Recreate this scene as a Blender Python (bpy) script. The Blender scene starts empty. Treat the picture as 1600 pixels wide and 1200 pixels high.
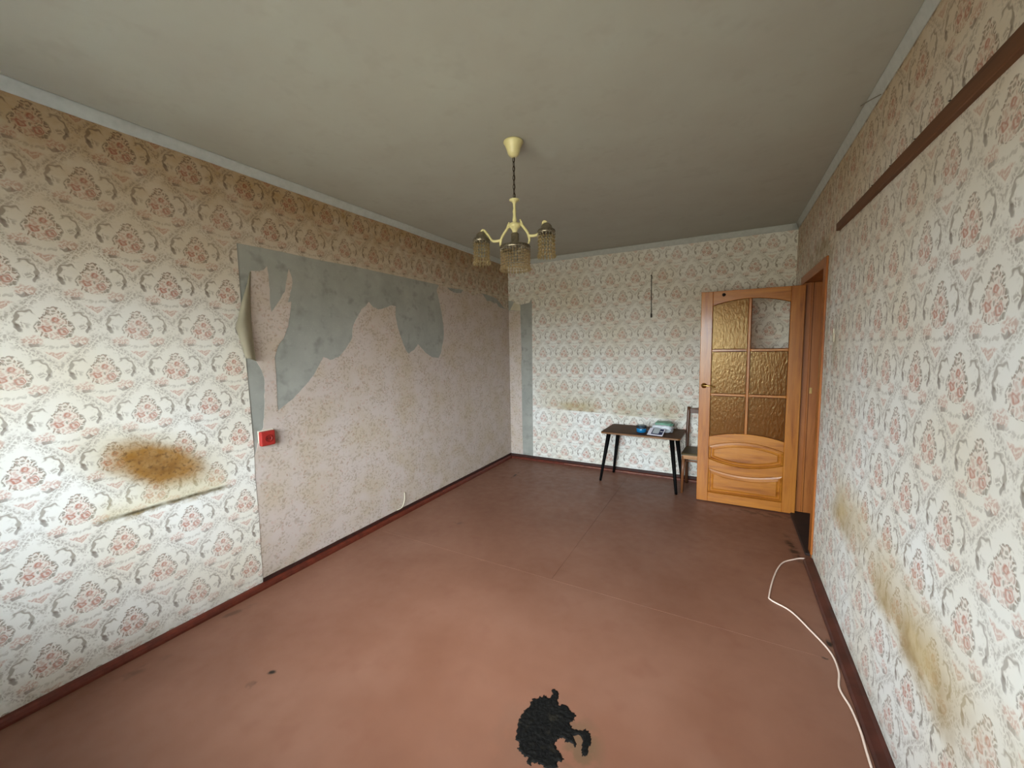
import bpy, bmesh, math, random
from mathutils import Vector, Matrix, noise
random.seed(7)
SC = bpy.context.scene
COL = SC.collection
PI = math.pi
W = 2.9856      # room width (left wall x=0, right wall x=W)
H = 2.5         # ceiling height
YN = -5.15      # near wall (window wall, behind the camera); far wall is y=0

# ------------------------------------------------------------------ camera
cam = bpy.data.cameras.new('camera')
cam.sensor_fit = 'HORIZONTAL'; cam.sensor_width = 36.0
cam.lens = 614.86 / 1600 * 36.0
cam.clip_start = 0.05
cam_o = bpy.data.objects.new('camera', cam); COL.objects.link(cam_o)
yaw, pitch, roll = -0.5001, -0.0936, -0.0181
fwd = Vector((math.sin(yaw)*math.cos(pitch), math.cos(yaw)*math.cos(pitch), math.sin(pitch)))
rgt = Vector((math.cos(yaw), -math.sin(yaw), 0))
upv = rgt.cross(fwd)
r2 = math.cos(roll)*rgt + math.sin(roll)*upv
u2 = -math.sin(roll)*rgt + math.cos(roll)*upv
cam_o.matrix_world = Matrix(((r2.x, u2.x, -fwd.x, 2.4536), (r2.y, u2.y, -fwd.y, -4.4365), (r2.z, u2.z, -fwd.z, 1.4427), (0, 0, 0, 1)))
SC.camera = cam_o

# ------------------------------------------------------------------ world: overcast sky above, dull ground below
WIN = (0.35, 2.62, 0.72, 1.96)     # window opening x0,x1,z0,z1 in the near wall
world = bpy.data.worlds.new('overcast'); SC.world = world; world.use_nodes = True
wt = world.node_tree; wt.nodes.clear()
wo = wt.nodes.new('ShaderNodeOutputWorld'); wb = wt.nodes.new('ShaderNodeBackground')
tc = wt.nodes.new('ShaderNodeTexCoord'); sx = wt.nodes.new('ShaderNodeSeparateXYZ')
mr = wt.nodes.new('ShaderNodeMapRange'); mr.inputs['From Min'].default_value = -0.03; mr.inputs['From Max'].default_value = 0.03
mx = wt.nodes.new('ShaderNodeMix'); mx.data_type = 'RGBA'
mx.inputs[6].default_value = (0.10, 0.095, 0.075, 1)
mz = wt.nodes.new('ShaderNodeMapRange'); mz.inputs['To Min'].default_value = 0.33; mz.inputs['To Max'].default_value = 1.0
wt.links.new(sx.outputs['Z'], mz.inputs['Value'])
sk = wt.nodes.new('ShaderNodeVectorMath'); sk.operation = 'SCALE'; sk.inputs[0].default_value = (0.88, 0.97, 1.04)
wt.links.new(mz.outputs[0], sk.inputs['Scale']); wt.links.new(sk.outputs[0], mx.inputs[7])
wt.links.new(tc.outputs['Generated'], sx.inputs[0]); wt.links.new(sx.outputs['Z'], mr.inputs['Value'])
wt.links.new(mr.outputs[0], mx.inputs[0]); wt.links.new(mx.outputs[2], wb.inputs['Color'])
wb.inputs['Strength'].default_value = 6.0
wt.links.new(wb.outputs[0], wo.inputs[0])
pl = bpy.data.lights.new('window_daylight_portal', 'AREA'); pl.shape = 'RECTANGLE'
pl.size = WIN[1]-WIN[0]; pl.size_y = WIN[3]-WIN[2]; pl.cycles.is_portal = True
plo = bpy.data.objects.new('window_daylight_portal', pl); COL.objects.link(plo)
plo.location = ((WIN[0]+WIN[1])/2, YN-0.16, (WIN[2]+WIN[3])/2); plo.rotation_euler = (PI/2, 0, 0)
SC.view_settings.view_transform = 'Standard'; SC.view_settings.look = 'None'
SC.view_settings.gamma = 1.0; SC.view_settings.use_curve_mapping = False
SC.view_settings.exposure = 3.82
SC.cycles.max_bounces = 6; SC.cycles.diffuse_bounces = 3; SC.cycles.transparent_max_bounces = 16
SC.cycles.use_denoising = True; SC.cycles.use_adaptive_sampling = True; SC.cycles.adaptive_threshold = 0.05; SC.cycles.sample_clamp_indirect = 8

# ------------------------------------------------------------------ node helpers
def lin_(c): return c/12.92 if c <= 0.04045 else ((c+0.055)/1.055)**2.4
def hexc(h):
    h = h.lstrip('#'); return tuple(lin_(int(h[i:i+2], 16)/255) for i in (0, 2, 4)) + (1.0,)

class X:
    def __init__(s, t, o): s.t, s.o = t, o
    def _m(s, op, *a, clamp=False):
        n = s.t.nodes.new('ShaderNodeMath'); n.operation = op; n.use_clamp = clamp
        for i, v in enumerate((s,)+a):
            if isinstance(v, X): s.t.links.new(v.o, n.inputs[i])
            else: n.inputs[i].default_value = v
        return X(s.t, n.outputs[0])
    def __add__(s, b): return s._m('ADD', b)
    def __radd__(s, b): return s._m('ADD', b)
    def __sub__(s, b): return s._m('SUBTRACT', b)
    def __rsub__(s, b): return (s*-1.0)+b
    def __mul__(s, b): return s._m('MULTIPLY', b)
    def __rmul__(s, b): return s._m('MULTIPLY', b)
    def __truediv__(s, b): return s._m('DIVIDE', b)
    def __pow__(s, b): return s._m('POWER', b)
    def abs(s): return s._m('ABSOLUTE')
    def max(s, b): return s._m('MAXIMUM', b)
    def min(s, b): return s._m('MINIMUM', b)
    def sqrt(s): return s._m('SQRT')
    def sin(s): return s._m('SINE')
    def clamp(s): return s._m('ADD', 0.0, clamp=True)
    def lin(s, a, b, lo=0.0, hi=1.0):
        n = s.t.nodes.new('ShaderNodeMapRange'); n.clamp = True
        s.t.links.new(s.o, n.inputs['Value'])
        n.inputs['From Min'].default_value = a; n.inputs['From Max'].default_value = b
        n.inputs['To Min'].default_value = lo; n.inputs['To Max'].default_value = hi
        return X(s.t, n.outputs[0])
def hyp(a, b): return (a*a+b*b).sqrt()
def put(t, sock, v):
    if isinstance(v, X): t.links.new(v.o, sock)
    elif hasattr(v, 'is_output'): t.links.new(v, sock)
    else: sock.default_value = v
def mixc(t, f, a, b, mode='MIX'):
    n = t.nodes.new('ShaderNodeMix'); n.data_type = 'RGBA'; n.blend_type = mode
    put(t, n.inputs[0], f); put(t, n.inputs[6], a); put(t, n.inputs[7], b)
    return n.outputs[2]
def comb(t, x, y, z=0.0):
    n = t.nodes.new('ShaderNodeCombineXYZ')
    for i, v in enumerate((x, y, z)): put(t, n.inputs[i], v)
    return n.outputs[0]
def sep(t, vec):
    n = t.nodes.new('ShaderNodeSeparateXYZ'); t.links.new(vec, n.inputs[0])
    return [X(t, n.outputs[i]) for i in range(3)]
def noise_(t, vec, scale, detail=3, rough=0.55, dist=0.0, dim='3D'):
    n = t.nodes.new('ShaderNodeTexNoise'); n.noise_dimensions = dim
    if vec is not None: t.links.new(vec, n.inputs['Vector'])
    n.inputs['Scale'].default_value = scale; n.inputs['Detail'].default_value = detail
    n.inputs['Roughness'].default_value = rough; n.inputs['Distortion'].default_value = dist
    return X(t, n.outputs['Fac']), n.outputs['Color']
def voro(t, vec, scale, dim='2D', feature='F1'):
    n = t.nodes.new('ShaderNodeTexVoronoi'); n.voronoi_dimensions = dim; n.feature = feature
    t.links.new(vec, n.inputs['Vector']); n.inputs['Scale'].default_value = scale
    return X(t, n.outputs['Distance']), n.outputs['Color']
def new_mat(name):
    m = bpy.data.materials.new(name); m.use_nodes = True
    t = m.node_tree; b = t.nodes['Principled BSDF']
    return m, t, b
def bump(t, b, h, strength=0.3, dist=0.002):
    n = t.nodes.new('ShaderNodeBump'); n.inputs['Strength'].default_value = strength; n.inputs['Distance'].default_value = dist
    put(t, n.inputs['Height'], h); t.links.new(n.outputs[0], b.inputs['Normal'])
def objco(t):
    return t.nodes.new('ShaderNodeTexCoord').outputs['Object']
def vscale(t, vec, s, off=None):
    n = t.nodes.new('ShaderNodeMapping'); t.links.new(vec, n.inputs['Vector']); n.inputs['Scale'].default_value = s
    if off is not None: n.inputs['Location'].default_value = off
    return n.outputs[0]

# ------------------------------------------------------------------ damask wallpaper node groups (units: cm)
def make_damask():
    g = bpy.data.node_groups.new('damask_print', 'ShaderNodeTree')
    g.interface.new_socket('uv', in_out='INPUT', socket_type='NodeSocketVector')
    g.interface.new_socket('color', in_out='OUTPUT', socket_type='NodeSocketColor')
    gi = g.nodes.new('NodeGroupInput'); go = g.nodes.new('NodeGroupOutput')
    u, v, _ = sep(g, gi.outputs[0])
    YS = -1.6
    # half-drop repeat split into ogee cells
    def wrap(e, p, o): return (e+(p/2+p*1000+o))._m('FLOORED_MODULO', p)-p/2
    u, v = u*100.0, v*100.0-YS
    xa, sa = wrap(u, 26.5, 0.0), wrap(v, 40.0, 0.0)
    xb, sb_ = wrap(u, 26.5, 13.25), wrap(v, 40.0, 20.0)
    gA = (sa*(PI/20))._m('COSINE')*6.625+6.625
    inA = gA._m('GREATER_THAN', xa.abs())
    x0 = xb+inA*(xa-xb); s0 = sb_+inA*(sa-sb_); y0 = s0+YS
    gw = 13.25-gA; gcell = gw+inA*(gA-gw)
    gap = gcell-x0.abs()
    nf, ncol = noise_(g, comb(g, x0, y0), 0.55, 0, dim='2D')
    nx, ny, _ = sep(g, ncol)
    x = x0+nx*1.4-0.7; y = y0+ny*1.4-0.7
    ax = x.abs()
    vd, vc = voro(g, comb(g, x, y), 1.12)
    cr, cg, cb = sep(g, vc)
    blob = vd.lin(0.54, 0.34)
    # bouquet: pointed drop of leaves and roses
    t = y+1.3
    tl = (t*-0.213).max(0.0); tu = (t*0.100).clamp()
    w = (1.0-tl*tl).max(0.0).sqrt()*(1.0-tu)*(1.0-tu*0.35)*(tu*0.9+1.0)*5.1
    ins = w-ax-tl.lin(0.93, 1.1)*3.0-tu.lin(0.86, 1.05)*3.0
    bm = ins.lin(-0.2, 0.4); bo = ins.lin(-0.9, -0.3); edge = ins.lin(1.5, 0.4)
    d = hyp(x+2.3, y+1.4).min(hyp(x-2.1, y+2.6)).min(hyp(x-0.3, y-1.9)+0.45)
    rose = d.lin(2.0, 1.5)*((d*4.4+nf*6.0).sin()*0.40+0.60)
    pk = bm*(blob*cr.lin(0.42, 0.5)*0.62).max(0.15)
    olive = bo*blob*edge.max(cr.lin(0.32, 0.22))*(1.0-rose*0.9)
    # hooked scrolls with a dark leaf at the foot
    hx, hy = ax-7.2, y-1.0
    dr = (hyp(hx*0.328, hy*0.227)-1.0).abs()*3.0
    hook = (dr-hx.lin(-2.5, 3.0, 0.06, 0.36)).lin(0.26, -0.08)*(hx+hy*0.55).lin(-0.9, 0.4)*y.lin(-1.8, -0.4)
    lx, ly = ax-9.95, y+1.5
    leaf = hyp((lx*0.9-ly*0.43)*1.30, (lx*0.43+ly*0.9)*0.52).lin(1.15, 0.75)
    incl = hyp(ax-8.3, y+0.4).lin(1.8, 0.9)*0.7
    # small bouquets, dash, triangle, vine along the cell edge
    sb = hyp((ax-6.6)*0.33, (y+6.5)*0.47).lin(1.12, 0.8)*(blob*0.8).max(0.15)
    dash = hyp((ax-6.0)*0.58, (y+8.4)*1.5).lin(1.2, 0.8)
    tri = ((y+14.6)*1.1-ax).lin(-0.2, 0.5)*y.lin(-10.9, -11.5)*(blob*0.5+0.28)
    vine = gap.lin(3.2, 1.4)*gap.lin(-0.2, 0.6)*s0.lin(-0.5, -3.0)
    vine2 = gap.lin(2.2, 1.0)*gap.lin(0.0, 0.5)*s0.lin(4.0, 7.0)*0.7
    stem = (((y+9.6)*1.6-ax*0.35).abs()).lin(1.5, 0.7)*ax.lin(5.0, 4.0)*0.5
    grey = hook.max(incl.max(vine*0.75).max(vine2).max(stem)*blob).max(vine*0.20).max(gap.lin(4.5, 2.0)*blob*cg.lin(0.45, 0.6)*0.42)
    pink = pk.max(sb*0.9).max(tri)
    dark = (leaf*0.85).max(dash*0.75).max(olive*edge*0.28)
    age, ac = noise_(g, gi.outputs[0], 1.9, 1)
    _, fa, _ = sep(g, ac)
    fa = fa.lin(0.3, 0.7, 0.70, 1.0)
    c = mixc(g, age.lin(0.35, 0.7), hexc('#e6e5e0'), hexc('#dfd9cb'))
    c = mixc(g, grey*fa*0.80, c, hexc('#857868'))
    c = mixc(g, pink*fa*0.80, c, hexc('#b5765c'))
    c = mixc(g, rose*fa*0.86, c, hexc('#b0664e'))
    c = mixc(g, olive*fa*0.66, c, hexc('#6f5f44'))
    c = mixc(g, dark*fa*0.85, c, hexc('#665548'))
    g.links.new(c, go.inputs[0])
    return g
DAMASK = make_damask()
def damask_mat(name, stains=None, uscale=1.0):
    m, t, b = new_mat(name)
    uvn = t.nodes.new('ShaderNodeUVMap'); uvn.uv_map = 'UVMap'
    n = t.nodes.new('ShaderNodeGroup'); n.node_tree = DAMASK
    t.links.new(vscale(t, uvn.outputs[0], (uscale, 1, 1)), n.inputs[0])
    c = n.outputs[0]
    if stains:
        u, v, _ = sep(t, uvn.outputs[0])
        c = stains(t, uvn.outputs[0], u, v, c)
    t.links.new(c, b.inputs['Base Color']); b.inputs['Roughness'].default_value = 0.75
    return m
# real stains with shapes of their own, plus tints graded by height; u,v are metres on the wall
def stains_left(t, vec, u, v, c):          # u = y, v = z
    n1, nc = noise_(t, vec, 9, 3, 0.65); n2, _ = noise_(t, vec, 60, 1)
    na, nb, _ = sep(t, nc)
    du = u+3.600+(na-0.5)*0.07; dv = v-0.895+(nb-0.5)*0.055
    a = du*0.97+dv*-0.24; bq = du*0.24+dv*0.97
    q = hyp(a/0.21, (bq+a*0.18)/0.108)
    yel = q.lin(1.75, 0.8)
    c = mixc(t, yel*0.45, c, hexc('#b9a66a'), 'MULTIPLY')
    c = mixc(t, q.lin(1.15, 0.62)*(n1.lin(0.3, 0.62)*0.2+0.8), c, hexc('#97691f'))
    c = mixc(t, q.lin(1.25, 0.7)*n2.lin(0.52, 0.70)*0.7, c, hexc('#5a3d18'))
    c = mixc(t, q.lin(0.75, 0.2)*n1.lin(0.36, 0.6)*0.7, c, hexc('#65421a'))
    # mouldy crease below the stain
    dl = v-(0.697-0.010*(u+3.835)*2.0)-0.018*((u+3.58)*4.0).sin()*0.35+(nb-0.5)*0.012
    span = u.lin(-3.87, -3.80)*u.lin(-3.29, -3.36)
    c = mixc(t, dl.lin(-0.012, 0.0)*dl.lin(0.13, 0.02)*span*0.45, c, hexc('#cdbf8e'))
    c = mixc(t, dl.abs().lin(0.014, 0.003)*span*(n1.lin(0.38, 0.6)*0.5+0.5), c, hexc('#564b33'))
    c = mixc(t, dl.lin(-0.035, -0.012)*dl.lin(0.0, -0.01)*span*n1.lin(0.5, 0.66)*0.7, c, hexc('#8d7434'))
    # dusty foot of the wall and a brown tint deepening upward
    c = mixc(t, v.lin(0.16, 0.03)*n1.lin(0.35, 0.65)*0.45, c, hexc('#9d927c'))
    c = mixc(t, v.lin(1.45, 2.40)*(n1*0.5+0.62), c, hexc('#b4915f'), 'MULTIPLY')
    return c
def stains_far(t, vec, u, v, c):           # u = x, v = z
    n1, nc = noise_(t, vec, 7, 3, 0.65); n2, _ = noise_(t, vec, 2.2, 1)
    wav = v-(0.675-0.028*(u-0.8))+(n1-0.5)*0.02
    c = mixc(t, wav.lin(-0.008, 0.006)*wav.lin(0.42, 0.05)*u.lin(0.34, 0.5)*u.lin(2.4, 2.0)*(n2.lin(0.35, 0.65)*0.55+0.2), c, hexc('#c4b48c'), 'MULTIPLY')
    c = mixc(t, hyp((u-0.9)/0.35, (v-0.73)/0.05).lin(1.2, 0.2)*n1.lin(0.35, 0.6)*0.5, c, hexc('#ab9157'))
    c = mixc(t, v.lin(0.68, 0.72)*0.16, c, hexc('#b3a88f'))
    return c
def stains_right(t, vec, u, v, c):         # u = y, v = z
    n1, nc = noise_(t, vec, 6, 3, 0.65); n2, _ = noise_(t, vec, 2.4, 1)
    cz = v-(0.57+(u+2.0)*0.075)+(n1-0.5)*0.10
    band = cz.lin(-0.13, -0.03)*cz.lin(0.24, 0.02)*u.lin(-1.55, -1.75)
    c = mixc(t, band*(n2.lin(0.32, 0.62)*0.75+0.12), c, hexc('#bfa878'))
    low = cz.lin(-0.115, -0.05)*cz.lin(0.10, -0.03)*u.lin(-1.68, -1.85)
    c = mixc(t, low*n1.lin(0.40, 0.60)*n2.lin(0.30, 0.60)*0.75, c, hexc('#937544'))
    c = mixc(t, v.lin(0.14, 0.02)*n1.lin(0.35, 0.6)*0.4, c, hexc('#8f8571'))
    # grime around the old door head and the torn switch
    head = hyp((u+1.02)/0.42, (v-2.03)/0.09).lin(1.3, 0.6)
    c = mixc(t, head*n1.lin(0.35, 0.6)*0.6, c, hexc('#8f8052'))
    side = (u+1.40).abs().lin(0.07, 0.01)*v.lin(2.08, 2.0)*v.lin(0.7, 1.2)
    c = mixc(t, side*n1.lin(0.35, 0.6)*0.55, c, hexc('#98875c'))
    sw = hyp((u+1.60)/0.07, (v-1.42)/0.16).lin(1.2, 0.3)
    c = mixc(t, sw*n1.lin(0.3, 0.6)*0.6, c, hexc('#8d7c50'))
    c = mixc(t, v.lin(1.75, 2.45)*(n1*0.5+0.5), c, hexc('#c6a87c'), 'MULTIPLY')  # brown tint, stronger towards the top of the wall
    return c
M_DAM_L = None
def floral_mat():
    m, t, b = new_mat('small_floral_wallpaper')
    uvn = t.nodes.new('ShaderNodeUVMap'); vec = uvn.outputs[0]
    f1, fc = noise_(t, vec, 22, 2); wv = mixc(t, 0.06, vec, fc)
    big, _ = noise_(t, vec, 9, 2)
    vd, vc = voro(t, wv, 48)
    cr, cg, cb = sep(t, vc)
    n2, _ = noise_(t, wv, 55, 1, 0.6)
    sprig = (n2.lin(0.52, 0.70)*big.lin(0.38, 0.54)).max(vd.lin(0.42, 0.18)*cr.lin(0.55, 0.62)*big.lin(0.34, 0.50))
    pinkd = vd.lin(0.42, 0.22)*cg.lin(0.80, 0.84)
    gold, _ = noise_(t, vec, 4.5, 3)
    c = mixc(t, gold.lin(0.4, 0.66), hexc('#c4b6ae'), hexc('#bdad9b'))
    c = mixc(t, pinkd*0.35, c, hexc('#b58a78'))
    c = mixc(t, sprig*0.50, c, hexc('#8d7c68'))
    t.links.new(c, b.inputs['Base Color']); b.inputs['Roughness'].default_value = 0.8
    bump(t, b, f1, 0.12, 0.003)
    return m
def concrete_mat(name, c1, c2, c3, sp=0.25):
    m, t, b = new_mat(name); vec = objco(t)
    n1, _ = noise_(t, vec, 3.2, 3, 0.65); n2, _ = noise_(t, vec, 70, 1); n3, _ = noise_(t, vec, 9, 2, 0.7)
    c = mixc(t, n1.lin(0.36, 0.64), c1, c2)
    c = mixc(t, n3.lin(0.55, 0.72)*0.7, c, c3)
    c = mixc(t, n2.lin(0.60, 0.70)*sp, c, hexc('#b8b8ae'))
    t.links.new(c, b.inputs['Base Color']); b.inputs['Roughness'].default_value = 0.9
    return m
def plain(name, col, rough=0.5, metal=0.0, var=0.12, scale=14, spec=None, bumpy=0.0):
    m, t, b = new_mat(name); vec = objco(t)
    n1, _ = noise_(t, vec, scale, 2)
    c2 = tuple(max(0, v*(1-var*2)) for v in col[:3])+(1,)
    c = mixc(t, n1.lin(0.3, 0.7), col, c2)
    t.links.new(c, b.inputs['Base Color']); b.inputs['Roughness'].default_value = rough; b.inputs['Metallic'].default_value = metal
    if spec is not None: b.inputs['Specular IOR Level'].default_value = spec
    if bumpy: bump(t, b, n1, bumpy, 0.003)
    return m
def wood(name, axis, light, mid, darkc, rough=0.38, scale=1.0, knots=True, coat=0.0):
    m, t, b = new_mat(name); vec = objco(t)
    oi = t.nodes.new('ShaderNodeObjectInfo')
    sh = X(t, oi.outputs['Random'])*9.0
    x, y, z = sep(t, vec)
    vec = comb(t, x+sh, y, z+sh*0.7)
    s = {'X': (0.07, 1, 1), 'Y': (1, 0.07, 1), 'Z': (1, 1, 0.07)}[axis]
    mv = vscale(t, vec, tuple(k*scale for k in s))
    n1, _ = noise_(t, mv, 26, 4, 0.6, 0.6); n2, _ = noise_(t, mv, 90, 3); n3, _ = noise_(t, vec, 3.5*scale, 2)
    c = mixc(t, n1.lin(0.32, 0.66), light, mid)
    c = mixc(t, n1.lin(0.58, 0.75)*0.8, c, darkc)
    c = mixc(t, n2.lin(0.55, 0.75)*0.35, c, darkc)
    c = mixc(t, n3.lin(0.45, 0.7)*0.3, c, mid)
    if knots:
        ks = {'X': (0.55, 1, 1), 'Y': (1, 0.55, 1), 'Z': (1, 1, 0.55)}[axis]
        kd, kc = voro(t, vscale(t, vec, ks), 5.5*scale, '3D')
        kr, _, _ = sep(t, kc)
        kk = kd.lin(0.13, 0.05)*kr.lin(0.55, 0.6)
        c = mixc(t, kk*0.9, c, hexc('#3a1c0a'))
    t.links.new(c, b.inputs['Base Color']); b.inputs['Roughness'].default_value = rough
    b.inputs['Coat Weight'].default_value = coat; b.inputs['Coat Roughness'].default_value = 0.15
    bump(t, b, n1, 0.08, 0.002)
    return m
def mixglass(name, tint, trans, rough, glossfac, bumpscale=0, bstr=0.5, diffc=None, stretch=(1, 1, 1), gcol=(1, 1, 1, 1)):
    m = bpy.data.materials.new(name); m.use_nodes = True; t = m.node_tree; t.nodes.clear()
    o = t.nodes.new('ShaderNodeOutputMaterial')
    tr = t.nodes.new('ShaderNodeBsdfTransparent'); tr.inputs[0].default_value = tint
    tl = t.nodes.new('ShaderNodeBsdfTranslucent'); tl.inputs[0].default_value = diffc or tint
    gl = t.nodes.new('ShaderNodeBsdfGlossy'); gl.inputs[0].default_value = gcol; gl.inputs['Roughness'].default_value = rough
    fr = t.nodes.new('ShaderNodeFresnel'); fr.inputs[0].default_value = 1.5
    m1 = t.nodes.new('ShaderNodeMixShader'); m1.inputs[0].default_value = trans
    t.links.new(tl.outputs[0], m1.inputs[1]); t.links.new(tr.outputs[0], m1.inputs[2])
    m2 = t.nodes.new('ShaderNodeMixShader')
    ff = (X(t, fr.outputs[0])*glossfac).clamp(); t.links.new(ff.o, m2.inputs[0])
    t.links.new(m1.outputs[0], m2.inputs[1]); t.links.new(gl.outputs[0], m2.inputs[2])
    t.links.new(m2.outputs[0], o.inputs[0])
    if bumpscale:
        n1, _ = noise_(t, vscale(t, objco(t), stretch), bumpscale, 3)
        bp = t.nodes.new('ShaderNodeBump'); bp.inputs['Strength'].default_value = bstr; bp.inputs['Distance'].default_value = 0.01
        t.links.new(n1.o, bp.inputs['Height'])
        for nd in (gl, fr, tl): t.links.new(bp.outputs[0], nd.inputs['Normal'])
    return m

M = {}
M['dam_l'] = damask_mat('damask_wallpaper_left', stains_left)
M['floral'] = floral_mat()
M['concrete'] = concrete_mat('grey_wall_plaster', hexc('#a3a39c'), hexc('#93948d'), hexc('#7e7f78'), 0.12)
M['ceil'] = concrete_mat('ceiling_whitewash', hexc('#aeafa5'), hexc('#abaaa0'), hexc('#a7a59b'), 0.0)
M['cornice'] = plain('cornice_whitewash', hexc('#b9bcb8'), 0.85, var=0.06, scale=30, bumpy=0.2)
M['skirt'] = plain('red_brown_skirting_paint', hexc('#682a1a'), 0.45, var=0.22, scale=22)
M['skirt_d'] = plain('dark_skirting_paint', hexc('#3d1a12'), 0.6, var=0.3, scale=25)
M['pine_v'] = wood('pine_vertical', 'Z', hexc('#b87429'), hexc('#9c5818'), hexc('#68360c'), 0.34, coat=0.25)
M['pine_h'] = wood('pine_horizontal', 'X', hexc('#bd7a2c'), hexc('#a05c1a'), hexc('#68360c'), 0.34, coat=0.25)
M['jamb_v'] = wood('jamb_pine', 'Z', hexc('#a8642a'), hexc('#94521e'), hexc('#6a3410'), 0.4)
M['jamb_h'] = wood('jamb_pine_head', 'Y', hexc('#a8642a'), hexc('#94521e'), hexc('#6a3410'), 0.4)
M['bead'] = plain('dark_glazing_bead', hexc('#4a2410'), 0.5)
M['amber'] = mixglass('amber_patterned_glass', (0.60, 0.36, 0.08, 1), 0.35, 0.25, 1.5, 60, 0.26, (0.70, 0.40, 0.05, 1), (1, 1, 0.45), (1.0, 0.76, 0.38, 1))
M['glass'] = mixglass('window_glass', (0.97, 0.985, 0.98, 1), 1.0, 0.02, 1.0)
M['winwhite'] = plain('white_window_paint', hexc('#e4e2da'), 0.4, var=0.04)

# ------------------------------------------------------------------ mesh helpers
def tagp(o, label=None, cat=None, group=None, kind=None):
    if label: o['label'] = label
    if cat: o['category'] = cat
    if group: o['group'] = group
    if kind: o['kind'] = kind
    return o
def obj(name, bm, mat, parent=None, smooth=False, uv=None):
    bmesh.ops.recalc_face_normals(bm, faces=bm.faces)
    if uv:
        L = bm.loops.layers.uv.new('UVMap')
        for f in bm.faces:
            for l in f.loops: l[L].uv = uv(l.vert.co)
    me = bpy.data.meshes.new(name); bm.to_mesh(me); bm.free()
    for p in me.polygons: p.use_smooth = smooth
    if mat: me.materials.append(mat)
    o = bpy.data.objects.new(name, me); COL.objects.link(o)
    if parent: o.parent = parent
    return o
def thing(name, loc, label=None, cat=None, group=None, rz=0, kind=None):
    o = bpy.data.objects.new(name, None); COL.objects.link(o); o.location = loc; o.rotation_euler = (0, 0, rz)
    o.empty_display_size = 0.05
    return tagp(o, label, cat, group, kind)
def box(x0, x1, y0, y1, z0, z1, bev=0.0, bm=None, seg=1):
    own = bm is None
    b = bmesh.new() if own else bm
    vs = [b.verts.new((x, y, z)) for x in (x0, x1) for y in (y0, y1) for z in (z0, z1)]
    F = [(0, 1, 3, 2), (4, 6, 7, 5), (0, 4, 5, 1), (2, 3, 7, 6), (0, 2, 6, 4), (1, 5, 7, 3)]
    fs = [b.faces.new([vs[i] for i in f]) for f in F]
    if bev:
        es = list({e for f in fs for e in f.edges})
        bmesh.ops.bevel(b, geom=es, offset=bev, segments=seg, profile=0.5, affect='EDGES')
    return b
def prism(poly, mapf, d0, d1, bm=None, bev=0.0):
    """extrude polygon; mapf(a,b,d)->xyz"""
    b = bmesh.new() if bm is None else bm
    v0 = [b.verts.new(mapf(a, c, d0)) for a, c in poly]
    v1 = [b.verts.new(mapf(a, c, d1)) for a, c in poly]
    f0 = b.faces.new(v0); f1 = b.faces.new(v1[::-1])
    n = len(poly)
    for i in range(n): b.faces.new((v0[i], v1[i], v1[(i+1) % n], v0[(i+1) % n]))
    if bev:
        bmesh.ops.recalc_face_normals(b, faces=b.faces)
        bmesh.ops.bevel(b, geom=list(f1.edges), offset=bev, segments=1, affect='EDGES')
    b.normal_update()
    bmesh.ops.triangulate(b, faces=[f for f in b.faces if len(f.verts) > 4], ngon_method='EAR_CLIP')
    return b
def lathe(prof, seg=24, bm=None, at=(0, 0, 0)):
    b = bmesh.new() if bm is None else bm
    rings = []
    for r, z in prof:
        if r < 1e-5: rings.append([b.verts.new((at[0], at[1], at[2]+z))])
        else: rings.append([b.verts.new((at[0]+r*math.cos(2*PI*i/seg), at[1]+r*math.sin(2*PI*i/seg), at[2]+z)) for i in range(seg)])
    for A, B in zip(rings, rings[1:]):
        for i in range(seg):
            j = (i+1) % seg
            if len(A) == 1 and len(B) == 1: continue
            if len(A) == 1: b.faces.new((A[0], B[i], B[j]))
            elif len(B) == 1: b.faces.new((A[i], B[0], A[j]))
            else: b.faces.new((A[i], B[i], B[j], A[j]))
    return b
def tube(pts, rad, seg=8, bm=None, closed=False):
    b = bmesh.new() if bm is None else bm
    pts = [Vector(p) for p in pts]; n = len(pts)
    rads = rad if isinstance(rad, (list, tuple)) else [rad]*n
    rings = []; prev = None
    for i, p in enumerate(pts):
        if closed: d = pts[(i+1) % n]-pts[i-1]
        else: d = pts[min(i+1, n-1)]-pts[max(i-1, 0)]
        d.normalize()
        if prev is None:
            a = Vector((0, 0, 1)) if abs(d.z) < 0.9 else Vector((1, 0, 0))
            s = d.cross(a).normalized()
        else:
            s = (prev-d*prev.dot(d)).normalized()
        prev = s; t = d.cross(s)
        rings.append([b.verts.new(p+rads[i]*(math.cos(2*PI*k/seg)*s+math.sin(2*PI*k/seg)*t)) for k in range(seg)])
    pairs = list(zip(rings, rings[1:])) + ([(rings[-1], rings[0])] if closed else [])
    for A, B in pairs:
        for k in range(seg): b.faces.new((A[k], A[(k+1) % seg], B[(k+1) % seg], B[k]))
    if not closed:
        b.faces.new(rings[0][::-1]); b.faces.new(rings[-1])
    return b
def smoothpath(P, n=8):
    P = [Vector(p) for p in P]; out = []
    for i in range(len(P)-1):
        a, b, c, d = P[max(i-1, 0)], P[i], P[i+1], P[min(i+2, len(P)-1)]
        for k in range(n):
            t = k/n
            out.append(0.5*((2*b)+(c-a)*t+(2*a-5*b+4*c-d)*t*t+(3*b-a-3*c+d)*t**3))
    out.append(P[-1]); return out
def arc(u0, u1, zend, zmid, n=14):
    m = (u0+u1)/2; h = (u1-u0)/2
    return [(u0+(u1-u0)*i/n, zmid+(zend-zmid)*((u0+(u1-u0)*i/n-m)/h)**2) for i in range(n+1)]

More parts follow.
